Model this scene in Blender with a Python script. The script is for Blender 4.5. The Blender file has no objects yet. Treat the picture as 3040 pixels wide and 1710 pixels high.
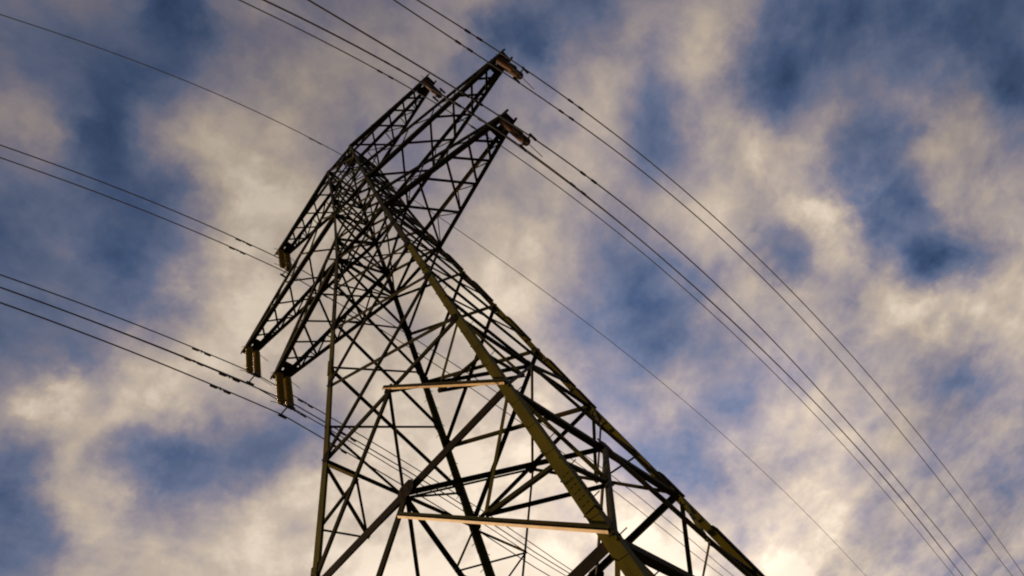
import bpy, bmesh, math, random
from mathutils import Vector, Matrix
random.seed(7)
C = bpy.context.scene.collection

# ---------------------------------------------------------------- camera
cam_d = bpy.data.cameras.new('camera')
cam = bpy.data.objects.new('camera', cam_d); C.objects.link(cam)
Rr = Vector((0.67411885, 0.65924478, -0.33310674))
Uu = Vector((0.72457822, -0.50270448, 0.47146008))
Ff = Vector((-0.14335334, 0.55918201, 0.81655698))
M = Matrix((Rr, Uu, -Ff)).transposed().to_4x4()
M.translation = Vector((6.94, -12.557, 1.6))
cam.matrix_world = M
cam_d.sensor_width = 36.0
cam_d.lens = 36.0*2000.0/3040.0
cam_d.clip_start = 0.05; cam_d.clip_end = 5000
bpy.context.scene.camera = cam

# ---------------------------------------------------------------- light and sky
SUN_EL, SUN_AZ = math.radians(11), math.radians(-166)      # azimuth from +X, counter-clockwise
sd = bpy.data.lights.new('sun', 'SUN'); sun = bpy.data.objects.new('sun', sd); C.objects.link(sun)
sd.energy = 4.8; sd.angle = math.radians(0.5); sd.color = (1.0, 0.66, 0.36)
to_sun = Vector((math.cos(SUN_AZ)*math.cos(SUN_EL), math.sin(SUN_AZ)*math.cos(SUN_EL), math.sin(SUN_EL)))
sun.rotation_euler = to_sun.to_track_quat('Z', 'Y').to_euler()
vs = bpy.context.scene.view_settings
bpy.context.scene.display_settings.display_device = 'sRGB'
vs.view_transform = 'Standard'; vs.look = 'None'; vs.exposure = 0; vs.gamma = 1
bpy.context.scene.cycles.filter_width = 2.0

world = bpy.data.worlds.new('World'); bpy.context.scene.world = world; world.use_nodes = True
nt = world.node_tree; nt.nodes.clear()
def N(t, **k):
    n = nt.nodes.new(t)
    for a, b in k.items(): setattr(n, a, b)
    return n
def L(a, b): nt.links.new(a, b)
def math_node(op, a, b=None, c=None, clamp=False):
    n = N('ShaderNodeMath', operation=op, use_clamp=clamp)
    for i, v in enumerate((a, b, c)):
        if v is None: continue
        if isinstance(v, (int, float)): n.inputs[i].default_value = v
        else: L(v, n.inputs[i])
    return n.outputs[0]
def vec_node(op, a, b=None, scale=None):
    n = N('ShaderNodeVectorMath', operation=op)
    for i, v in enumerate((a, b)):
        if v is None: continue
        if isinstance(v, (tuple, Vector)): n.inputs[i].default_value = v
        else: L(v, n.inputs[i])
    if scale is not None:
        if isinstance(scale, (int, float)): n.inputs['Scale'].default_value = scale
        else: L(scale, n.inputs['Scale'])
    return n
geo = N('ShaderNodeTexCoord').outputs['Generated']
sky = N('ShaderNodeTexSky', sky_type='NISHITA', sun_disc=False)
sky.sun_elevation = SUN_EL; sky.sun_rotation = math.pi/2 - SUN_AZ
sky.air_density = 1.0; sky.dust_density = 0.6; sky.ozone_density = 2.0
# flat cloud deck: direction -> point on a layer overhead
sep = N('ShaderNodeSeparateXYZ'); L(geo, sep.inputs[0])
zc = math_node('MAXIMUM', sep.outputs[2], 0.04)
inv = math_node('DIVIDE', 1.0, zc)
deck = vec_node('SCALE', geo, scale=inv).outputs[0]
def noise(vec, scale, detail, rough=0.55, dist=0.0):
    n = N('ShaderNodeTexNoise'); L(vec, n.inputs['Vector'])
    n.inputs['Scale'].default_value = scale; n.inputs['Detail'].default_value = detail
    n.inputs['Roughness'].default_value = rough; n.inputs['Distortion'].default_value = dist
    return n
wn = noise(geo, 6.0, 8, 0.60)
wc = vec_node('SUBTRACT', wn.outputs['Color'], (0.5, 0.5, 0.5)).outputs[0]
warp = vec_node('ADD', geo, vec_node('SCALE', wc, scale=0.17).outputs[0]).outputs[0]
# banks of thick cloud (+) and gaps of clear sky (-): unit direction baked from image pixels, angular radius, weight fitted to image brightness
CLOUDS = [(-0.271, -0.079, 0.959, 0.116, -0.071),(-0.23, -0.032, 0.973, 0.121, -0.095),(-0.186, 0.019, 0.982, 0.125, -0.091),(-0.137, 0.074, 0.988, 0.129, 0.059),
 (-0.084, 0.131, 0.988, 0.133, 0.031),(-0.027, 0.191, 0.981, 0.136, -0.043),(0.031, 0.251, 0.967, 0.138, 0.144),(0.091, 0.312, 0.946, 0.139, 0.128),
 (0.15, 0.37, 0.917, 0.139, -0.033),(0.208, 0.425, 0.881, 0.138, 0.136),(0.263, 0.476, 0.839, 0.136, 0.059),(0.315, 0.521, 0.793, 0.133, 0.086),
 (0.361, 0.561, 0.745, 0.13, -0.244),(0.441, 0.625, 0.644, 0.121, -0.284),(0.474, 0.65, 0.595, 0.117, -0.018),(-0.33, -0.043, 0.943, 0.118, 0.044),
 (-0.292, 0.006, 0.956, 0.123, -0.039),(-0.249, 0.06, 0.967, 0.128, -0.097),(-0.201, 0.118, 0.973, 0.133, 0.122),(-0.092, 0.24, 0.966, 0.14, 0.213),
 (-0.033, 0.304, 0.952, 0.142, 0.057),(0.028, 0.366, 0.93, 0.143, -0.104),(0.089, 0.426, 0.9, 0.143, -0.032),(0.149, 0.482, 0.863, 0.142, 0.169),
 (0.206, 0.533, 0.821, 0.14, -0.145),(0.26, 0.578, 0.773, 0.137, 0.413),(0.394, 0.678, 0.621, 0.124, -0.035),(0.428, 0.7, 0.571, 0.119, 0.071),
 (-0.39, -0.006, 0.921, 0.12, 0.148),(-0.354, 0.046, 0.934, 0.125, -0.297),(-0.312, 0.103, 0.944, 0.13, 0.235),(-0.266, 0.163, 0.95, 0.135, 0.188),
 (-0.215, 0.226, 0.95, 0.139, 0.207),(-0.16, 0.291, 0.943, 0.143, -0.074),(-0.1, 0.356, 0.929, 0.145, 0.231),(0.024, 0.482, 0.876, 0.146, -0.022),
 (0.085, 0.538, 0.838, 0.145, 0.239),(0.145, 0.589, 0.795, 0.143, -0.185),(0.201, 0.634, 0.747, 0.14, 0.112),(0.253, 0.672, 0.696, 0.136, 0.113),
 (0.3, 0.703, 0.645, 0.131, -0.184),(0.342, 0.729, 0.593, 0.126, 0.358),(0.379, 0.749, 0.543, 0.121, 0.216),(-0.449, 0.033, 0.893, 0.121, -0.098),
 (-0.415, 0.087, 0.906, 0.127, 0.032),(-0.376, 0.146, 0.915, 0.132, -0.283),(-0.332, 0.208, 0.92, 0.137, -0.102),(-0.282, 0.273, 0.92, 0.141, 0.267),
 (-0.228, 0.34, 0.912, 0.144, 0.309),(-0.169, 0.408, 0.897, 0.147, 0.043),(-0.107, 0.473, 0.874, 0.148, 0.185),(-0.044, 0.535, 0.843, 0.148, 0.139),
 (0.019, 0.592, 0.805, 0.147, -0.029),(0.08, 0.643, 0.762, 0.145, 0.372),(0.193, 0.723, 0.663, 0.137, 0.135),(0.243, 0.753, 0.612, 0.132, 0.103),
 (0.287, 0.776, 0.561, 0.127, -0.184),(-0.506, 0.072, 0.859, 0.122, 0.168),(-0.475, 0.128, 0.871, 0.127, -0.276),(-0.438, 0.188, 0.879, 0.132, -0.084),
 (-0.396, 0.252, 0.883, 0.137, 0.195),(-0.348, 0.319, 0.881, 0.142, 0.203),(-0.295, 0.388, 0.873, 0.145, 0.144),(-0.238, 0.456, 0.857, 0.148, 0.203),
 (-0.176, 0.523, 0.834, 0.149, 0.095),(-0.113, 0.585, 0.803, 0.149, 0.167),(-0.049, 0.642, 0.765, 0.148, -0.066),(0.014, 0.692, 0.722, 0.145, -0.504),
 (0.074, 0.735, 0.674, 0.142, 0.375),(0.131, 0.77, 0.625, 0.138, -0.046),(0.183, 0.798, 0.575, 0.133, 0.117),(0.23, 0.819, 0.525, 0.127, 0.343),
 (0.272, 0.836, 0.477, 0.122, 0.162),(-0.561, 0.11, 0.821, 0.121, -0.281),(-0.531, 0.168, 0.83, 0.127, 0.032),(-0.497, 0.229, 0.837, 0.132, 0.213),
 (-0.457, 0.295, 0.839, 0.137, 0.411),(-0.412, 0.363, 0.836, 0.141, 0.251),(-0.36, 0.432, 0.827, 0.145, 0.169),(-0.304, 0.501, 0.81, 0.147, 0.034),
 (-0.243, 0.568, 0.786, 0.148, 0.195),(-0.18, 0.63, 0.755, 0.149, 0.221),(-0.116, 0.686, 0.718, 0.147, -0.078),(0.009, 0.777, 0.63, 0.141, -0.166),
 (0.067, 0.81, 0.582, 0.137, 0.058),(0.121, 0.837, 0.533, 0.132, -0.028),(0.171, 0.857, 0.486, 0.127, 0.028),(0.216, 0.872, 0.44, 0.122, 0.154),
 (-0.611, 0.147, 0.778, 0.12, 0.035),(-0.584, 0.206, 0.785, 0.125, -0.031),(-0.552, 0.269, 0.789, 0.13, 0.369),(-0.514, 0.335, 0.79, 0.135, 0.048),
 (-0.471, 0.403, 0.785, 0.139, -0.121),(-0.421, 0.473, 0.774, 0.143, 0.149),(-0.367, 0.541, 0.757, 0.145, 0.281),(-0.308, 0.607, 0.733, 0.147, 0.171),
 (-0.245, 0.669, 0.702, 0.147, 0.147),(-0.181, 0.724, 0.666, 0.145, -0.13),(-0.117, 0.772, 0.625, 0.143, 0.127),(-0.055, 0.812, 0.581, 0.14, 0.113),
 (0.005, 0.845, 0.535, 0.136, 0.071),(0.06, 0.87, 0.489, 0.131, 0.213),(0.112, 0.889, 0.444, 0.126, 0.033),(0.158, 0.903, 0.4, 0.121, 0.108),
 (-0.657, 0.183, 0.732, 0.118, -0.148),(-0.632, 0.242, 0.737, 0.123, 0.537),(-0.602, 0.305, 0.738, 0.128, -0.111),(-0.566, 0.371, 0.736, 0.133, -0.168),
 (-0.525, 0.439, 0.729, 0.137, 0.033),(-0.477, 0.508, 0.717, 0.14, 0.273),(-0.425, 0.576, 0.699, 0.142, 0.148),(-0.367, 0.64, 0.675, 0.144, 0.356),
 (-0.306, 0.701, 0.645, 0.144, 0.131),(-0.243, 0.755, 0.61, 0.142, 0.12),(-0.179, 0.801, 0.571, 0.14, -0.233),(-0.057, 0.872, 0.486, 0.133, 0.096),
 (0.0, 0.897, 0.443, 0.129, 0.05),(0.053, 0.915, 0.4, 0.124, 0.125),(0.102, 0.928, 0.359, 0.119, -0.035),(-0.697, 0.216, 0.683, 0.116, -0.274),
 (-0.674, 0.276, 0.685, 0.121, 0.2),(-0.646, 0.338, 0.685, 0.125, 0.044),(-0.612, 0.404, 0.68, 0.13, 0.288),(-0.573, 0.471, 0.671, 0.133, 0.287),
 (-0.477, 0.604, 0.639, 0.138, 0.157),(-0.421, 0.667, 0.615, 0.14, 0.182),(-0.362, 0.726, 0.585, 0.14, 0.2),(-0.3, 0.778, 0.552, 0.139, 0.067),
 (-0.237, 0.824, 0.515, 0.137, 0.611),(-0.175, 0.862, 0.476, 0.134, -0.065),(-0.115, 0.893, 0.436, 0.13, 0.284),(-0.058, 0.917, 0.395, 0.126, 0.139),
 (0.046, 0.947, 0.317, 0.117, 0.111),(-0.307, -0.122, 0.944, 0.111, -0.089),(0.505, 0.672, 0.542, 0.111, -0.24),(0.462, 0.72, 0.518, 0.113, -0.065),
 (-0.422, -0.053, 0.905, 0.115, 0.043),(0.415, 0.766, 0.491, 0.115, -0.072),(-0.479, -0.017, 0.878, 0.116, -0.051),(0.366, 0.809, 0.46, 0.116, 0.149),
 (-0.533, 0.02, 0.846, 0.116, -0.257),(0.313, 0.848, 0.427, 0.116, 0.125),(-0.585, 0.057, 0.809, 0.116, -0.075),(0.259, 0.883, 0.392, 0.116, 0.128),
 (-0.633, 0.093, 0.768, 0.115, 0.3),(-0.677, 0.128, 0.725, 0.113, -0.167),(-0.717, 0.161, 0.679, 0.112, 0.04),(0.096, 0.956, 0.277, 0.112, 0.112),
 (-0.213, -0.113, 0.971, 0.113, -0.065),(-0.735, 0.249, 0.631, 0.113, -0.061),(-0.171, -0.069, 0.983, 0.118, 0.026),(-0.713, 0.308, 0.63, 0.118, 0.092),
 (-0.125, -0.02, 0.992, 0.122, -0.172),(-0.686, 0.369, 0.627, 0.122, 0.1),(-0.654, 0.433, 0.62, 0.126, 0.208),(-0.617, 0.499, 0.609, 0.129, 0.063),
 (0.034, 0.143, 0.989, 0.132, 0.112),(-0.573, 0.564, 0.594, 0.132, 0.326),(-0.525, 0.628, 0.575, 0.134, 0.217),(0.149, 0.258, 0.954, 0.135, 0.018),
 (-0.471, 0.689, 0.551, 0.135, 0.219),(0.207, 0.315, 0.926, 0.135, -0.17),(-0.414, 0.745, 0.522, 0.135, 0.28),(0.263, 0.368, 0.892, 0.134, 0.045),
 (-0.354, 0.796, 0.491, 0.134, 0.135),(0.315, 0.418, 0.852, 0.132, 0.058),(-0.293, 0.84, 0.456, 0.132, 0.269),(0.364, 0.464, 0.808, 0.129, 0.113),
 (-0.232, 0.878, 0.42, 0.129, 0.046),(0.409, 0.505, 0.76, 0.126, -0.135),(-0.172, 0.908, 0.382, 0.126, 0.237),(0.448, 0.54, 0.712, 0.122, -0.088),
 (-0.115, 0.931, 0.345, 0.122, 0.055),(0.484, 0.571, 0.663, 0.118, -0.097),(-0.061, 0.949, 0.309, 0.118, 0.03),(0.514, 0.598, 0.615, 0.114, -0.115),
 (-0.01, 0.962, 0.273, 0.114, 0.076),(0.266, 0.81, 0.522, 0.079, -0.618),(0.264, 0.764, 0.588, 0.091, -0.309),(-0.567, 0.096, 0.818, 0.075, 0.176),
 (0.294, 0.612, 0.735, 0.084, -0.192),(0.289, 0.583, 0.759, 0.085, -0.353),(0.319, 0.694, 0.646, 0.081, -0.201),(-0.323, 0.041, 0.945, 0.088, -0.135),
 (-0.436, 0.122, 0.891, 0.09, 0.145),(0.113, 0.355, 0.928, 0.088, -0.329),(-0.277, 0.206, 0.939, 0.097, 0.095),(-0.485, 0.267, 0.833, 0.084, -0.048),
 (-0.6, 0.276, 0.751, 0.09, -0.521),(-0.36, -0.046, 0.932, 0.073, 0.151),(0.16, 0.735, 0.659, 0.087, -0.551),(-0.025, 0.749, 0.662, 0.09, 0.102),
 (-0.051, 0.806, 0.59, 0.077, -0.046),(0.168, 0.88, 0.445, 0.078, -0.238),(-0.108, 0.355, 0.928, 0.091, -0.059),(-0.029, 0.671, 0.741, 0.104, 0.236),
 (0.196, 0.725, 0.66, 0.086, 0.592),(0.371, 0.744, 0.556, 0.086, -0.251),(-0.592, 0.152, 0.791, 0.076, 0.53),(-0.712, 0.201, 0.673, 0.071, 0.077),
 (-0.162, 0.004, 0.987, 0.078, -0.258),(0.453, 0.701, 0.552, 0.073, -0.285),(-0.521, 0.363, 0.772, 0.085, 0.188),(-0.52, 0.418, 0.745, 0.086, -0.119),
 (-0.22, 0.057, 0.974, 0.07, -0.074),(-0.206, -0.004, 0.979, 0.068, 0.102)]
acc = 0.50
for (dx, dy, dz, r, w) in CLOUDS:
    dist = vec_node('DISTANCE', warp, (dx, dy, dz)).outputs['Value']
    mr = N('ShaderNodeMapRange', interpolation_type='SMOOTHERSTEP')
    L(dist, mr.inputs['Value'])
    mr.inputs['From Min'].default_value = r; mr.inputs['From Max'].default_value = 0.0
    mr.inputs['To Min'].default_value = 0.0; mr.inputs['To Max'].default_value = w
    acc = math_node('ADD', mr.outputs[0], acc)
n1 = noise(warp, 6.0, 7, 0.62).outputs['Fac']
stretch = N('ShaderNodeMapping', vector_type='POINT'); L(deck, stretch.inputs[0])
stretch.inputs['Rotation'].default_value = (0, 0, 0.6); stretch.inputs['Scale'].default_value = (1.0, 0.75, 1.0)
n2 = noise(stretch.outputs[0], 5.0, 7, 0.56, 0.15).outputs['Fac']
acc = math_node('MULTIPLY_ADD', math_node('SUBTRACT', n1, 0.5), 0.62, acc)
acc = math_node('MULTIPLY_ADD', math_node('SUBTRACT', n2, 0.5), 1.0, acc, clamp=True)
ramp = N('ShaderNodeValToRGB'); L(acc, ramp.inputs[0])
cr = ramp.color_ramp; cr.interpolation = 'LINEAR'
def srgb(r, g, b): return tuple(((c/255+0.055)/1.055)**2.4 if c > 10 else c/255/12.92 for c in (r, g, b))+(1,)
stops = [(0.0,(44,62,96)),(0.2,(76,94,130)),(0.4,(112,121,149)),(0.55,(144,138,153)),(0.72,(179,166,162)),(0.86,(204,187,170)),(1.0,(232,215,195))]
while len(cr.elements) < len(stops): cr.elements.new(0.5)
for e, (p, c) in zip(cr.elements, stops): e.position = p; e.color = srgb(*c)
# brighter cloud low in the sky where the light comes through, dim overhead
def glow(vec3, r0, r1, v0, v1):
    d = vec_node('DISTANCE', geo, vec3).outputs['Value']
    mr = N('ShaderNodeMapRange', interpolation_type='SMOOTHSTEP'); L(d, mr.inputs['Value'])
    for k, v in (('From Min', r0), ('From Max', r1), ('To Min', v0), ('To Max', v1)): mr.inputs[k].default_value = v
    return mr.outputs[0]
g1 = glow((-0.25, 0.78, 0.56), 0.05, 1.0, 1.12, 0.80)
g2 = glow((-0.243, 0.833, 0.496), 0.0, 0.45, 0.34, 0.0)
g3 = glow((-0.25, 0.78, 0.56), 1.2, 1.75, 1.0, 0.30)      # the sky behind is darker still
g4 = glow((0.60, 0.62, 0.50), 0.10, 0.55, 0.82, 1.0)      # a dull bank of cloud
zr = N('ShaderNodeMapRange', interpolation_type='SMOOTHSTEP'); L(sep.outputs[2], zr.inputs['Value'])
for k, v in (('From Min', 0.72), ('From Max', 1.0), ('To Min', 1.0), ('To Max', 0.72)): zr.inputs[k].default_value = v
g = math_node('MULTIPLY', math_node('MULTIPLY', math_node('ADD', g1, g2), g3), math_node('MULTIPLY', g4, zr.outputs[0]))
n3 = noise(stretch.outputs[0], 3.2, 7, 0.58, 0.2).outputs['Fac']      # thick and thin parts of the cloud
g = math_node('MULTIPLY', g, math_node('MULTIPLY_ADD', math_node('SUBTRACT', n3, 0.5), 0.75, 1.0))
cloudcol = vec_node('SCALE', ramp.outputs[0], scale=g).outputs[0]
# the clear sky itself shines through the thin parts
skyc = vec_node('SCALE', sky.outputs[0], scale=0.09).outputs[0]
mixf = math_node('MULTIPLY', math_node('SUBTRACT', 1.0, acc), 0.15)
mx = N('ShaderNodeMix', data_type='RGBA'); L(mixf, mx.inputs['Factor']); L(cloudcol, mx.inputs['A']); L(skyc, mx.inputs['B'])
bg = N('ShaderNodeBackground'); L(mx.outputs['Result'], bg.inputs[0]); bg.inputs[1].default_value = 1.0
wo = N('ShaderNodeOutputWorld'); L(bg.outputs[0], wo.inputs[0])

# ---------------------------------------------------------------- materials
def material(name, base, base2, rough=0.6, metal=0.0, scale=3.0, rust=None, bump=0.0, streak=False, spec=0.5):
    m = bpy.data.materials.new(name); m.use_nodes = True
    t = m.node_tree; b = t.nodes['Principled BSDF']
    tc = t.nodes.new('ShaderNodeTexCoord')
    mp = t.nodes.new('ShaderNodeMapping'); t.links.new(tc.outputs['Object'], mp.inputs[0])
    if streak: mp.inputs['Scale'].default_value = (1, 1, 0.2)
    n = t.nodes.new('ShaderNodeTexNoise'); t.links.new(mp.outputs[0], n.inputs['Vector'])
    n.inputs['Scale'].default_value = scale; n.inputs['Detail'].default_value = 6; n.inputs['Roughness'].default_value = 0.65
    r = t.nodes.new('ShaderNodeValToRGB'); t.links.new(n.outputs['Fac'], r.inputs[0])
    e = r.color_ramp.elements
    e[0].position = 0.32; e[0].color = base+(1,); e[1].position = 0.68; e[1].color = base2+(1,)
    col = r.outputs[0]
    if rust:
        n2 = t.nodes.new('ShaderNodeTexNoise'); t.links.new(mp.outputs[0], n2.inputs['Vector'])
        n2.inputs['Scale'].default_value = scale*0.7; n2.inputs['Detail'].default_value = 8; n2.inputs['Roughness'].default_value = 0.7
        mr = t.nodes.new('ShaderNodeMapRange'); t.links.new(n2.outputs['Fac'], mr.inputs[0])
        mr.inputs[1].default_value = 0.54; mr.inputs[2].default_value = 0.68
        mi = t.nodes.new('ShaderNodeMix'); mi.data_type = 'RGBA'
        t.links.new(mr.outputs[0], mi.inputs['Factor']); t.links.new(col, mi.inputs['A']); mi.inputs['B'].default_value = rust+(1,)
        col = mi.outputs['Result']
    t.links.new(col, b.inputs['Base Color'])
    b.inputs['Specular IOR Level'].default_value = spec; b.inputs['Roughness'].default_value = rough; b.inputs['Metallic'].default_value = metal
    if bump:
        bp = t.nodes.new('ShaderNodeBump'); bp.inputs['Strength'].default_value = bump; bp.inputs['Distance'].default_value = 0.01
        n3 = t.nodes.new('ShaderNodeTexNoise'); t.links.new(tc.outputs['Object'], n3.inputs['Vector']); n3.inputs['Scale'].default_value = 30
        t.links.new(n3.outputs['Fac'], bp.inputs['Height']); t.links.new(bp.outputs[0], b.inputs['Normal'])
    return m
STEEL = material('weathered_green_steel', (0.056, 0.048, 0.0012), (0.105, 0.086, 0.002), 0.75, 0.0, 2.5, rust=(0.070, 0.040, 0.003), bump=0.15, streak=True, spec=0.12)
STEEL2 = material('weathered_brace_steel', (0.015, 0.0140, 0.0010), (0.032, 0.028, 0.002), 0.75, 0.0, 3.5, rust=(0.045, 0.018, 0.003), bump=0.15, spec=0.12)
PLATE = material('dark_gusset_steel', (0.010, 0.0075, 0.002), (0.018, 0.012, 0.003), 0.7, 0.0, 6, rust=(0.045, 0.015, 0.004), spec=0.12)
BRIGHT = material('sunlight_painted_steel', (0.24, 0.13, 0.035), (0.46, 0.32, 0.10), 0.5, 0.0, 2.5, rust=(0.17, 0.06, 0.015), spec=0.3)  # sunlight painted into the orange colour, broken up into partly lit patches
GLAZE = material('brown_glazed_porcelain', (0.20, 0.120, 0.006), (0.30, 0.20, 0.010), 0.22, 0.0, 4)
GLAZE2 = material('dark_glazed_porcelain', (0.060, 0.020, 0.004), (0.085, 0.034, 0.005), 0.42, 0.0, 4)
WIRE = material('weathered_aluminium_wire', (0.06, 0.055, 0.058), (0.09, 0.082, 0.082), 0.6, 0.3, 8)
DARK = material('cast_iron_fitting', (0.015, 0.014, 0.013), (0.03, 0.027, 0.025), 0.6, 0.2, 12)
CONC = material('foundation_concrete', (0.22, 0.21, 0.19), (0.36, 0.34, 0.31), 0.9, 0.0, 5, bump=0.3)
GRASS = material('rough_grass', (0.035, 0.055, 0.018), (0.075, 0.085, 0.03), 0.9, 0.0, 0.6, rust=(0.10, 0.08, 0.04), bump=0.5)

# ---------------------------------------------------------------- helpers
def obj(name, bm, m, parent=None):
    me = bpy.data.meshes.new(name); bmesh.ops.recalc_face_normals(bm, faces=bm.faces[:]); bm.to_mesh(me); bm.free()
    o = bpy.data.objects.new(name, me); C.objects.link(o); me.materials.append(m)
    if parent: o.parent = parent
    return o
def tag(o, label, cat=None, group=None, kind=None):
    if label: o['label'] = label
    if cat: o['category'] = cat
    if group: o['group'] = group
    if kind: o['kind'] = kind
    return o
def thing(name, loc, label, cat, group=None):
    o = bpy.data.objects.new(name, None); C.objects.link(o); o.location = loc
    o.empty_display_size = 0.3
    return tag(o, label, cat, group)
def prism(bm, p0, p1, sec, a, n, sec1=None):
    """extrude a 2D section (coordinates along a and n) from p0 to p1"""
    v0 = [bm.verts.new(p0+a*x+n*y) for x, y in sec]
    v1 = [bm.verts.new(p1+a*x+n*y) for x, y in (sec1 or sec)]
    k = len(sec)
    for i in range(k): bm.faces.new((v0[i], v0[(i+1) % k], v1[(i+1) % k], v1[i]))
    bm.faces.new(v0[::-1]); bm.faces.new(v1)
def angle_bar(bm, p0, p1, n, w, t=0.012, off=0.0, flip=1, depth=None):
    """rolled steel L section: one flange lies in the face (normal n), the other points inwards"""
    p0 = Vector(p0); p1 = Vector(p1); e = (p1-p0).normalized(); n = Vector(n); n = (n-e*n.dot(e)).normalized()
    a = e.cross(n).normalized()*flip; d = depth or w
    sec = [(-w/2, 0), (w/2, 0), (w/2, -t), (-w/2+t, -t), (-w/2+t, -d), (-w/2, -d)]
    prism(bm, p0+n*off, p1+n*off, sec, a, n)
def flat_plate(bm, c, e, n, L_, W_, t, cham=0.25):
    """chamfered plate centred on c, long side along e, normal n"""
    e = Vector(e).normalized(); n = Vector(n); n = (n-e*n.dot(e)).normalized(); a = e.cross(n)
    h, w = L_/2, W_/2; k = cham*min(h, w)*2
    sec = [(-h+k, -w), (h-k, -w), (h, -w+k), (h, w-k), (h-k, w), (-h+k, w), (-h, w-k), (-h, -w+k)]
    c = Vector(c); prism(bm, c-n*t/2, c+n*t/2, sec, e, a)
def tube(bm, pts, r, seg=6, close=True):
    pts = [Vector(p) for p in pts]; rings = []
    up = Vector((0, 0, 1))
    for i, p in enumerate(pts):
        e = (pts[min(i+1, len(pts)-1)]-pts[max(i-1, 0)]).normalized()
        u = up if abs(e.dot(up)) < 0.95 else Vector((1, 0, 0))
        a = e.cross(u).normalized(); b = e.cross(a)
        rr = r[i] if isinstance(r, (list, tuple)) else r
        rings.append([bm.verts.new(p+(a*math.cos(2*math.pi*j/seg)+b*math.sin(2*math.pi*j/seg))*rr) for j in range(seg)])
    for i in range(len(rings)-1):
        for j in range(seg): bm.faces.new((rings[i][j], rings[i][(j+1) % seg], rings[i+1][(j+1) % seg], rings[i+1][j]))
    if close: bm.faces.new(rings[0][::-1]); bm.faces.new(rings[-1])
def lathe(bm, c, prof, seg=16):
    """profile of (radius, z) turned about the vertical through c"""
    c = Vector(c); rings = [[bm.verts.new(c+Vector((r*math.cos(2*math.pi*j/seg), r*math.sin(2*math.pi*j/seg), z))) for j in range(seg)] for r, z in prof]
    for i in range(len(rings)-1):
        for j in range(seg): bm.faces.new((rings[i][j], rings[i][(j+1) % seg], rings[i+1][(j+1) % seg], rings[i+1][j]))
    bm.faces.new(rings[0][::-1]); bm.faces.new(rings[-1])

# ---------------------------------------------------------------- ground
bm = bmesh.new()
R0 = 3000.0; ng = 60
def gz(x, y):
    d = math.hypot(x, y)
    return 0.0 if d < 40 else min(1.0, (d-40)/300)*3.0*math.sin(x*0.004+1.0)*math.cos(y*0.005)
def gp(i): s = (i/ng*2-1); return math.copysign(abs(s)**2.6, s)*R0
gv = [[bm.verts.new((gp(i), gp(j), gz(gp(i), gp(j)))) for j in range(ng+1)] for i in range(ng+1)]
for i in range(ng):
    for j in range(ng): bm.faces.new((gv[i][j], gv[i+1][j], gv[i+1][j+1], gv[i][j+1]))
tag(obj('ground', bm, GRASS), 'rough grass field under the lattice pylon', None, None, 'structure')

# ---------------------------------------------------------------- pylon
tower = thing('transmission_tower', (0, 0, 0), 'tall dark green steel lattice electricity pylon with six arms seen from below against the clouds', 'pylon')
RY = 1.063
PROF = [(0.0, 4.746), (16.5, 2.872), (29.0, 1.63), (34.0, 1.30), (40.4, 1.05)]
def hw(z):
    for (z0, b0), (z1, b1) in zip(PROF, PROF[1:]):
        if z <= z1: return b0+(b1-b0)*(z-z0)/(z1-z0)
    return PROF[-1][1]
CORN = {'A': (1, -1), 'B': (1, 1), 'C': (-1, -1), 'D': (-1, 1)}
def corner(k, z): b = hw(z); return Vector((CORN[k][0]*b, CORN[k][1]*b*RY, z))
# faces: two corner keys (u=-1 -> first, u=+1 -> second) and the outward normal
FACES = {'front': ('C', 'A', Vector((0, -1, 0))), 'right': ('A', 'B', Vector((1, 0, 0))),
         'rear': ('B', 'D', Vector((0, 1, 0))), 'left': ('D', 'C', Vector((-1, 0, 0)))}
def fp(f, u, z):
    a, b, _ = FACES[f]; return corner(a, z).lerp(corner(b, z), (u+1)/2)
def fn(f): return FACES[f][2]

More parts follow.
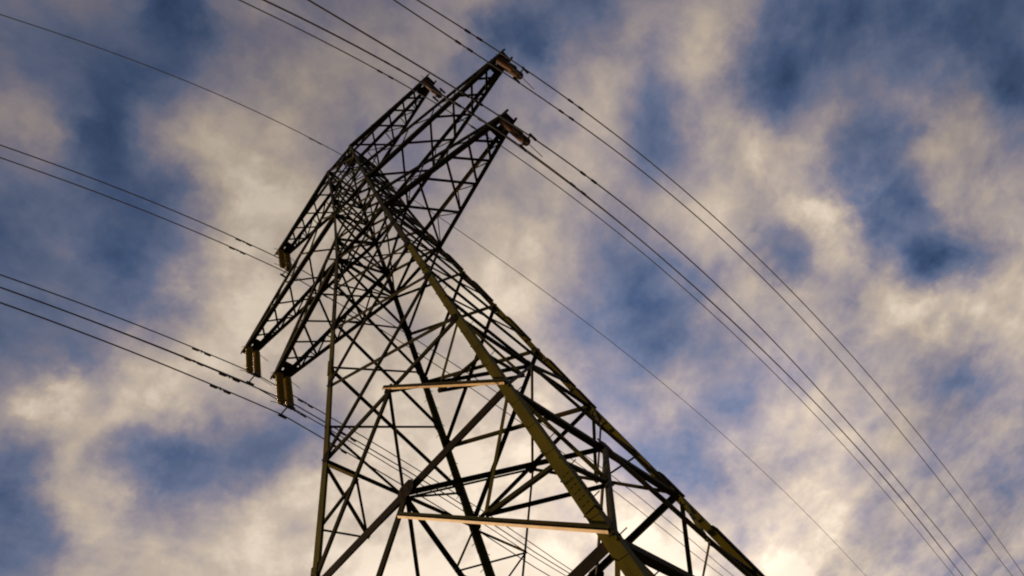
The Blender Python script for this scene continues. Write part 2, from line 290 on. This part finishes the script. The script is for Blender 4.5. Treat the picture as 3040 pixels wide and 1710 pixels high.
# legs: heavy angle sections with the heel on the corner line
LEGW = [(0, 0.24), (7.5, 0.235), (16.5, 0.21), (23.3, 0.185), (29, 0.165), (34, 0.14), (40.4, 0.12)]
def legw(z):
    for (z0, a), (z1, b) in zip(LEGW, LEGW[1:]):
        if z <= z1: return a+(b-a)*(z-z0)/(z1-z0)
    return LEGW[-1][1]
NODES_X = [17.9, 20.9, 23.9, 26.7, 29.0]     # panel points on the two sides that carry the arms
NODES_Y = [16.5, 19.9, 23.3, 26.3, 29.0]     # panel points on the front and rear sides
UP = [29.0, 31.0, 34.0, 36.0, 38.2, 40.4]
legs = {}
for k, (sx, sy) in CORN.items():
    bm = bmesh.new(); prev = None
    for z, _ in LEGW:
        c = corner(k, z); w = legw(z); t = 0.022
        sec = [(0, 0), (w, 0), (w, t), (t, t), (t, w), (0, w)]
        ring = [bm.verts.new(c+Vector((-sx*x, -sy*y, 0))) for x, y in sec]
        if prev:
            for i in range(6): bm.faces.new((prev[i], prev[(i+1) % 6], ring[(i+1) % 6], ring[i]))
        else: bm.faces.new(ring[::-1])
        prev = ring
    bm.faces.new(prev)
    legs[k] = lg = obj('leg', bm, STEEL, tower); lg.data.materials.append(STEEL2)      # leg faces high up take the darker material
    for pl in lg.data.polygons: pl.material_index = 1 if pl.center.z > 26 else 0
    # splice plates: lap plates bolted over the heel at every panel point
    for z, ln in {'A': [(8.3, 1.0), (20.6, 0.7)], 'B': [(9.6, 1.5), (12.4, 0.8), (16.5, 0.9), (17.7, 1.5), (20.7, 1.5), (23.8, 1.5), (26.7, 1.4), (29.2, 1.1)],
                  'C': [(12.2, 0.8), (20.6, 0.7)], 'D': [(15.6, 1.6), (20.7, 1.8), (26.3, 1.2)]}[k]:
        bm = bmesh.new(); w = legw(z)*0.92; t = 0.05 if k == 'B' else 0.02
        rings = []
        for zz in (z-0.1, z+ln):
            c = corner(k, zz)
            sec = [(-t-.003, -t-.003), (w, -t-.003), (w, -.003), (-.003, -.003), (-.003, w), (-t-.003, w)]
            rings.append([bm.verts.new(c+Vector((-sx*x, -sy*y, 0))) for x, y in sec])
        for i in range(6): bm.faces.new((rings[0][i], rings[0][(i+1) % 6], rings[1][(i+1) % 6], rings[1][i]))
        bm.faces.new(rings[0][::-1]); bm.faces.new(rings[1])
        # bolt heads on both flanges
        for q in range(6):
            zz = z+0.05+q*(ln-0.2)/5; c = corner(k, zz); wq = legw(zz)
            for dd in (0.3, 0.7):
                for ax in (0, 1):
                    p = c+(Vector((-sx*wq*dd, sy*(t+.002), 0)) if ax == 0 else Vector((sx*(t+.002), -sy*wq*dd, 0)))
                    dirn = Vector((0, sy, 0)) if ax == 0 else Vector((sx, 0, 0))
                    tube(bm, [p-dirn*0.004, p+dirn*0.014], 0.014, 6)
        obj('splice_plate', bm, STEEL if k in 'AC' else PLATE, legs[k])
    # concrete foot
    bm = bmesh.new(); c = corner(k, 0)
    lathe(bm, (c.x-sx*.08, c.y-sy*.08, 0), [(0.55, -0.3), (0.55, 0.12), (0.42, 0.28), (0.02, 0.30)], 20)
    obj('footing', bm, CONC, tower)
# step bolts up the near and the far leg
sb = bmesh.new(); tube(sb, [(0, 0, 0), (0.15, 0, 0), (0.155, 0, 0)], [0.010, 0.010, 0.018], 6)
sbm = None
for k in ('A', 'D'):
    z = 3.0; i = 0; sx, sy = CORN[k]
    while z < 24:
        if sbm is None: o = obj('step_bolt', sb, PLATE, legs[k]); sbm = o.data
        else: o = bpy.data.objects.new('step_bolt', sbm); C.objects.link(o); o.parent = legs[k]
        c = corner(k, z); w = legw(z)
        if i % 2: o.location = c+Vector((-sx*w*0.8, 0, 0)); o.rotation_euler = (0, 0, math.pi/2*sy)
        else: o.location = c+Vector((0, -sy*w*0.8, 0)); o.rotation_euler = (0, 0, 0 if sx > 0 else math.pi)
        z += 0.46; i += 1

def member(name, f, u0, z0, u1, z1, w, off=0.0, flip=1, m=None, ins=0.0):
    """a steel angle lying in one face of the tower"""
    bm = bmesh.new(); p0 = fp(f, u0, z0); p1 = fp(f, u1, z1); e = (p1-p0).normalized()
    angle_bar(bm, p0+e*ins, p1-e*ins, fn(f), w, max(0.008, w*0.11), off, flip)
    return obj(name, bm, m or STEEL2, tower)
def gusset(f, u, z, L_, W_, off=0.016):
    bm = bmesh.new(); a, b, n = FACES[f]; e = (corner(b, z)-corner(a, z)).normalized()
    ctr = fp(f, u, z); up = (fp(f, u, z+1)-fp(f, u, z)).normalized(); nn = e.cross(up)
    if nn.dot(n) < 0: nn = -nn
    flat_plate(bm, ctr+nn*off, up, nn, L_, W_, 0.012)
    for du in (-0.3, -0.1, 0.1, 0.3):
        for dv in (-0.22, 0.22):
            p = ctr+nn*(off+0.005)+up*(du*L_)+e*(dv*W_); tube(bm, [p, p+nn*0.018], 0.015, 6)
    return obj('gusset_plate', bm, PLATE, tower)
for f in FACES:
    # K panels at the bottom: top chord, two main diagonals, redundant struts
    for (zt, zb, wh, wd, wr) in ((16.5, 12.4, 0.13, 0.125, 0.075), (12.4, 7.5, 0.20, 0.15, 0.09), (7.5, 1.2, 0.20, 0.16, 0.09)):
        if f in ('right', 'rear'): wh *= 0.75; wd *= 0.68
        member('horizontal_brace', f, -1, zt, 1, zt, wh, off=-0.03 if zt > 13 else -0.026, flip=1 if f in ('front', 'rear') else -1, m=PLATE if f == 'front' and zt < 13 else STEEL2)  # lower front ones take a darker material: their shade is painted in
        gusset(f, 0, zt, 0.42 if zt < 13 else 0.28, 0.50 if zt < 13 else 0.34)
        for s in (-1, 1):
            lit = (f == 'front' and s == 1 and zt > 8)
            if not lit:
                member('diagonal_brace', f, 0, zt-0.06, s, zb, wd, off=0.012, flip=-1, m=STEEL2)
            else:        # dark angle, with an added strip below whose colour carries painted sunlight
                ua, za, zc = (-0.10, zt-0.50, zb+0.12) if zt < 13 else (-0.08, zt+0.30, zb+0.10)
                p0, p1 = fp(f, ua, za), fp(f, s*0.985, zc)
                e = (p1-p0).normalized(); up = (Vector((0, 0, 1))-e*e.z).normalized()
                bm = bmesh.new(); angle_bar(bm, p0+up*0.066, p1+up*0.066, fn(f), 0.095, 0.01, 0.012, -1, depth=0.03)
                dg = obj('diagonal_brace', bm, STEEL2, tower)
                nb = (-up*0.55+fn(f)*0.83).normalized(); wv = e.cross(nb).normalized()      # strip tilted outwards below the brace to catch the sun
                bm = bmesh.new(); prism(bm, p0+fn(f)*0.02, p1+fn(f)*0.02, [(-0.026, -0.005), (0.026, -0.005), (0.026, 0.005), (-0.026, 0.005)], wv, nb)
                tag(obj('sunlit_strip', bm, BRIGHT, dg), 'bright strip with painted sunlight along the lower edge of the dark brace')
            h = zt-zb; zq = zt-0.42*h
            member('strut', f, s*0.5, zt-0.5*h, s, zt-0.05, wr, off=-0.012, flip=s, m=STEEL)
            member('strut', f, s*0.5, zt-0.5*h, s, zb+0.42*h, wr*0.9, off=-0.02, flip=-s)
    # cross braced panels above
    nodes = NODES_Y if f in ('front', 'rear') else NODES_X
    if f in ('left', 'right'):
        member('diagonal_brace', f, 0, 16.5, -1, 17.9, 0.085, off=0.01); member('diagonal_brace', f, 0, 16.5, 1, 17.9, 0.085, off=0.01, flip=-1)
    for i, (z0, z1) in enumerate(zip(nodes, nodes[1:])):
        w = 0.115-0.01*i if f in ('front', 'rear') else 0.085-0.005*i
        wa, wb = (w, w) if f in ('front', 'rear') else ((0.06, 0.095) if f == 'right' else (0.095, 0.055))
        member('cross_brace', f, -1, z0, 1, z1, wa, off=0.014)
        member('cross_brace', f, 1, z0, -1, z1, wb, off=-0.024, flip=-1)
        if f in ('front', 'rear'):
            for s in (-1, 1): gusset(f, s*0.93, z0, 0.42, 0.2)
        else:
            for s in (-1, 1): gusset(f, s*0.94, z0, 0.40, 0.18)
    for i, (z0, z1) in enumerate(zip(UP, UP[1:])):
        member('cross_brace', f, -1, z0, 1, z1, 0.10, off=0.010)
        member('cross_brace', f, 1, z0, -1, z1, 0.10, off=-0.02, flip=-1)
    for z in UP: member('horizontal_brace', f, -1, z, 1, z, 0.12 if z in (29.0, 34.0, 40.4) else 0.085, off=-0.032)
# level plan bracing (diamonds between the mid points) and hip struts
def inner(p0, p1, w, name, n=(0, 0, 1)):
    bm = bmesh.new(); angle_bar(bm, p0, p1, n, w, max(0.008, w*0.11)); return obj(name, bm, STEEL2, tower)
ring = ['front', 'right', 'rear', 'left']
for z, w in ((16.5, 0.085), (12.4, 0.09), (7.5, 0.10)):
    for a, b in zip(ring, ring[1:]+ring[:1]):
        inner(fp(a, 0, z-0.03), fp(b, 0, z-0.03), w, 'plan_brace')
for zt, zb in ((16.5, 12.4), (12.4, 7.5)):
    zm = (zt+zb)/2
    for a, b in zip(ring, ring[1:]+ring[:1]):
        inner(fp(a, 0.5, zm), fp(b, -0.5, zm), 0.065, 'hip_strut')
for z in (29.0, 34.0, 40.4):
    inner(corner('A', z-0.05), corner('D', z-0.05), 0.07, 'plan_brace'); inner(corner('B', z-0.13), corner('C', z-0.13), 0.07, 'plan_brace')
# peak carrying the earth wire
PK = 42.0
pkc = {k: Vector((sx*0.30, sy*0.34, PK)) for k, (sx, sy) in CORN.items()}
pk = bpy.data.objects.new('peak', None)
bm = bmesh.new()
for k, (sx, sy) in CORN.items(): angle_bar(bm, corner(k, 40.4), pkc[k], (sx, 0, 0.3), 0.085, 0.01)
order = ['A', 'B', 'D', 'C']
for a, b in zip(order, order[1:]+order[:1]):
    angle_bar(bm, pkc[a], pkc[b], (0, 0, 1), 0.08, 0.01)
    m0 = corner(a, 40.4).lerp(pkc[a], 0.5); m1 = corner(b, 40.4).lerp(pkc[b], 0.5)
    nn = (corner(a, 40.4)+corner(b, 40.4)); nn.z = 0
    angle_bar(bm, m0, m1, nn, 0.05, 0.008); angle_bar(bm, corner(a, 40.4), m1, nn, 0.05, 0.008, 0.01); angle_bar(bm, m0, pkc[b], nn, 0.05, 0.008, 0.01)
flat_plate(bm, (0, 0, PK+0.02), (0, 1, 0), (0, 0, 1), 0.8, 0.5, 0.014)
obj('peak', bm, STEEL2, tower)

# cross-arms
ARMS = [  # z, reach, tip z of upper chord root, bays
    (29.0, 8.10, 31.0, 4), (34.0, 10.30, 36.0, 5), (40.4, 6.95, 42.0, 4)]
def make_arm(side, z, reach, zu, bays):
    ka, kb = ('A', 'B') if side > 0 else ('C', 'D')
    root = bpy.data.objects.new('crossarm', None); C.objects.link(root); root.parent = tower; root.location = (0, 0, 0)
    xe = reach-1.05; TW = 0.29
    b = hw(z)
    lo0 = [corner(ka, z), corner(kb, z)]
    lo1 = [Vector((side*reach, s*TW, z)) for s in (-1, 1)]
    if zu > 41: up0 = [pkc[ka].copy(), pkc[kb].copy()]
    else: up0 = [corner(ka, zu), corner(kb, zu)]
    up1 = [Vector((side*(reach-0.25), s*(TW+0.015), z+0.16)) for s in (-1, 1)]
    for i in (0, 1):
        ny = -1 if i == 0 else 1
        bm = bmesh.new(); angle_bar(bm, lo0[i], lo1[i], (0, ny, 0), 0.20, 0.014, 0, ny*side); obj('lower_chord', bm, STEEL2, root)
        bm = bmesh.new(); angle_bar(bm, up0[i], up1[i], (0, ny, 0), 0.155, 0.012, 0, -ny*side); obj('upper_chord', bm, STEEL2, root)
    # fractions where bays meet, closer together towards the tip
    fr = [0.0]; step = 1.0
    for i in range(bays): fr.append(fr[-1]+step); step *= 0.80
    fr = [q/fr[-1]*((xe-b)/(reach-b)) for q in fr]
    P = lambda q, i: lo0[i].lerp(lo1[i], q)
    Q = lambda q, i: up0[i].lerp(up1[i], q)
    bm = bmesh.new()
    for n_, (q0, q1) in enumerate(zip(fr, fr[1:])):
        i = n_ % 2
        angle_bar(bm, P(q0, 0), P(q1, 1), (0, 0, -1), 0.095, 0.009, 0.004)
        angle_bar(bm, P(q0, 1), P(q1, 0), (0, 0, -1), 0.095, 0.009, -0.012)
    obj('bottom_lacing', bm, STEEL2, root)
    for i in (0, 1):
        bm = bmesh.new(); nrm = (0, -1 if i == 0 else 1, 0)
        for n_, (q0, q1) in enumerate(zip(fr, fr[1:])):
            angle_bar(bm, P(q0, i), Q((q0+q1)/2, i), nrm, 0.06, 0.007, 0.006)
            angle_bar(bm, Q((q0+q1)/2, i), P(q1, i), nrm, 0.06, 0.007, -0.012)
        obj('side_lacing', bm, STEEL2, root)
    # solid tip plate between the lower chords with lifting holes, and a side cheek each way
    bm = bmesh.new()
    q = xe/reach
    y0 = (lo0[1].y+(lo1[1].y-lo0[1].y)*((xe-b)/(reach-b)))
    # plate built as strips round two holes
    def quad(x0, x1, ya0, ya1, yb0, yb1):
        v = [Vector((side*x0, ya0, z-0.02)), Vector((side*x1, ya1, z-0.02)), Vector((side*x1, yb1, z-0.02)), Vector((side*x0, yb0, z-0.02))]
        lo = [bm.verts.new(p) for p in v]; hi = [bm.verts.new(p+Vector((0, 0, 0.014))) for p in v]
        bm.faces.new(lo); bm.faces.new(hi[::-1])
        for j in range(4): bm.faces.new((lo[j], lo[(j+1) % 4], hi[(j+1) % 4], hi[j]))
    W = lambda x: y0+(TW-y0)*(x-xe)/(reach-xe)
    xa, xb = xe+0.36, xe+0.50
    quad(xe, xa, -W(xe), -W(xa), W(xe), W(xa)); quad(xb, reach, -W(xb), -W(reach), W(xb), W(reach))
    for y_0, y_1 in ((-1, -0.52), (-0.28, 0.30), (0.54, 1)):
        quad(xa, xb, y_0*W(xa), y_0*W(xb), y_1*W(xa), y_1*W(xb))
    obj('tip_plate', bm, PLATE, root)
    for i in (0, 1):
        ny = -1 if i == 0 else 1
        bm = bmesh.new()
        flat_plate(bm, Vector((side*(reach-0.42), ny*(TW+0.055), z+0.03)), (side, -ny*0.12, 0), (0, ny, 0), 1.15, 0.26, 0.012, 0.2)
        obj('cheek_plate', bm, PLATE, root)
    return root
for z, reach, zu, bays in ARMS:
    for side in (-1, 1): make_arm(side, z, reach, zu, bays)

# ---------------------------------------------------------------- insulator sets (hang from the arm tips)
def make_set(side, z, x, label):
    t = thing('insulator_set', (side*x, 0.03, z-0.03), label, 'insulators', 'twin insulator strings hanging from the six arm tips')
    bm = bmesh.new()
    for s in (-1, 1): tube(bm, [(0, s*0.225, 0.0), (0, s*0.225, -0.17)], 0.022, 8)
    flat_plate(bm, (0, 0, -0.03), (0, 1, 0), (1, 0, 0), 0.56, 0.09, 0.02)
    obj('hanger', bm, DARK, t)
    for s in (-1, 1):
        bm = bmesh.new(); prof = []; nd = 14; z0 = -0.16; p = 0.152
        for i in range(nd):
            zz = z0-i*p
            prof += [(0.07, zz), (0.075, zz-0.04), (0.172, zz-0.07), (0.180, zz-0.085), (0.165, zz-0.10), (0.07, zz-0.105)]
        prof.append((0.03, z0-nd*p)); lathe(bm, (0, s*0.225, 0), prof[::-1], 20)
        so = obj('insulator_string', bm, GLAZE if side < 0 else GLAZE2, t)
        for pl in so.data.polygons: pl.use_smooth = True
        bm = bmesh.new()
        lathe(bm, (0, s*0.225, 0), [(0.02, -2.36), (0.045, -2.34), (0.04, -2.29), (0.02, -2.28)], 10)
        obj('end_cap', bm, DARK, so)
    bm = bmesh.new()
    flat_plate(bm, (0, 0, -2.42), (0, 1, 0), (1, 0, 0), 0.62, 0.14, 0.022)
    flat_plate(bm, (0, 0, -2.55), (1, 0, 0), (0, 1, 0), 0.72, 0.12, 0.022)
    obj('yoke_plate', bm, DARK, t)
    for s in (-1, 1):
        bm = bmesh.new(); tube(bm, [(s*0.29, 0, -2.57), (s*0.29, 0, -2.76)], 0.02, 6)
        prism(bm, Vector((s*0.29, -0.20, -2.79)), Vector((s*0.29, 0.20, -2.79)), [(-0.045, -0.04), (0.045, -0.04), (0.055, 0.02), (0.03, 0.055), (-0.03, 0.055), (-0.055, 0.02)], Vector((1, 0, 0)), Vector((0, 0, 1)))
        obj('suspension_clamp', bm, DARK, t)
    # arcing horns: straight rods on the hanger and on the yoke
    for s, e1, e2 in ((1, 1.0, 1.05), (-1, 0.62, 0.8)):
        bm = bmesh.new(); tube(bm, [(side*0.1, s*0.30, -0.06), (side*0.1, s*0.5, -0.05), (side*0.1, s*e1, -0.26)], 0.014, 6); obj('arcing_horn', bm, DARK, t)
        bm = bmesh.new(); tube(bm, [(0, s*0.28, -2.42), (0, s*0.5, -2.46), (0, s*e2, -2.58)], 0.016, 6); obj('arcing_horn', bm, DARK, t)
    return t
SETS = [(1, 40.6, 6.62, 'small brown insulator pair on the short top arm, right side, behind the longest arm'),
        (-1, 40.6, 6.62, 'small brown insulator pair at the tip of the top arm on the left'),
        (1, 34.0, 9.85, 'dark brown insulator pair at the highest arm tip in the picture, on the longest arm'),
        (-1, 34.0, 9.85, 'ochre insulator pair at the tip of the longest left arm, outermost on that side'),
        (1, 29.0, 7.72, 'large ochre and brown insulator pair on the bottom arm at the right, ends lit'),
        (-1, 29.0, 7.72, 'largest ochre insulator pair, hanging from the bottom arm beside the left leg')]
for a in SETS: make_set(*a)

# ---------------------------------------------------------------- conductors
def xpoly(c, y):
    u = math.asinh(y/15.0); v = 0.0
    for k in c: v = v*u+k
    return v
def zw(z0, y): return z0-0.1*abs(y)+0.0004*y*y
WIRES = {
'EW':(41.7,[-0.394, 1.0, -1.207, 1.902, 0.167], -17, 76, 'thin earth wire running over the very top of the pylon'),
'TL1':(37.9,[-0.377, 0.617, -0.817, 1.045, -6.091], -14, 50, 'inner conductor of the pair under the left top arm'),
'TL2':(37.8,[-0.284, 0.506, -0.971, 1.019, -6.658], -14, 46, 'outer conductor of the pair under the left top arm'),
'ML1':(31.3,[-0.379, 0.376, -0.629, -0.088, -9.618], -11.3, 25, 'inner conductor of the pair under the longest left arm'),
'ML2':(31.2,[-0.255, 0.196, -0.634, -0.107, -10.197], -11.3, 22, 'outer conductor of the pair under the longest left arm'),
'BL1':(26.3,[-0.494, 0.238, -0.435, -0.281, -7.307], -11.3, 16.5, 'inner conductor of the pair under the left bottom arm'),
'BL2':(26.2,[-0.547, 0.34, -0.311, -0.506, -7.957], -11.3, 17, 'outer conductor under the left bottom arm, lowest line at the left edge'),
'TR1':(37.8,[-0.247, 0.584, -1.17, 2.8, 6.127], -10.3, 81, 'inner conductor of the pair under the right top arm'),
'TR2':(37.8,[-0.305, 0.807, -1.326, 2.771, 6.702], -9.5, 82, 'outer conductor of the pair under the right top arm'),
'BR1':(26.2,[-0.39, 0.938, -1.499, 1.889, 7.434], -10.5, 51, 'inner conductor of the pair under the right bottom arm'),
'BR2':(26.2,[-0.063, -1.194, 2.38, 7.978], -9.7, 52, 'outer conductor of the pair under the right bottom arm'),
'MR1':(31.2,[-0.277, -0.537, 2.886, 9.508], -6.5, 71, 'inner conductor of the pair under the longest right arm'),
'MR2':(31.2,[-0.167, 0.366, -1.1, 2.949, 10.16], -5.7, 73, 'outer conductor under the longest right arm, topmost line in the picture'),
}
def wire_pt(key, y):
    z0, c, ya, yb, _ = WIRES[key]
    if y < ya: x = xpoly(c, ya)+(xpoly(c, ya)-xpoly(c, ya+0.5))/0.5*(ya-y)
    elif y > yb: x = xpoly(c, yb)+(xpoly(c, yb)-xpoly(c, yb-2))/2*(y-yb)*0.6
    else: x = xpoly(c, y)
    return Vector((x, y, zw(z0, y)))
for key in WIRES:
    ew = key == 'EW'
    ys = [-110, -80, -55, -40, -30]+[-24+i*0.75 for i in range(int(48/0.75)+1)]+[27, 30, 34, 38, 43, 48, 54, 60, 67, 75, 84, 94, 105, 118, 132, 148, 165]
    bm = bmesh.new(); tube(bm, [wire_pt(key, y) for y in ys], 0.023 if ew else 0.030, 6)
    o = obj('earth_wire' if ew else 'power_line', bm, WIRE)
    for pl in o.data.polygons: pl.use_smooth = True
    tag(o, WIRES[key][4], 'earth wire' if ew else 'power line', None if ew else 'conductors strung in pairs under the arms')
    for s in (-1, 1):
        yc = s*(2.5 if ew else 2.95 if key[0] != 'B' else 3.05); ln = 0.42 if ew else 0.47
        c = wire_pt(key, yc); a = wire_pt(key, yc-ln); b = wire_pt(key, yc+ln); e = (b-a).normalized()
        bm = bmesh.new(); dn = Vector((0, 0, -0.085)); k = 0.7 if ew else 1.0
        tube(bm, [a+dn, a+dn+e*0.02, a+dn+e*0.30, a+dn+e*0.34], [0.03*k, 0.055*k, 0.05*k, 0.02*k], 10)
        tube(bm, [b+dn, b+dn-e*0.02, b+dn-e*0.30, b+dn-e*0.34], [0.03*k, 0.055*k, 0.05*k, 0.02*k], 10)
        tube(bm, [a+dn+e*0.3, c+dn-Vector((0, 0, 0.01)), b+dn-e*0.3], 0.012, 6)
        tube(bm, [c+dn-Vector((0, 0, 0.03)), c+Vector((0, 0, 0.04))], 0.03, 6)
        obj('vibration_damper', bm, DARK, o)
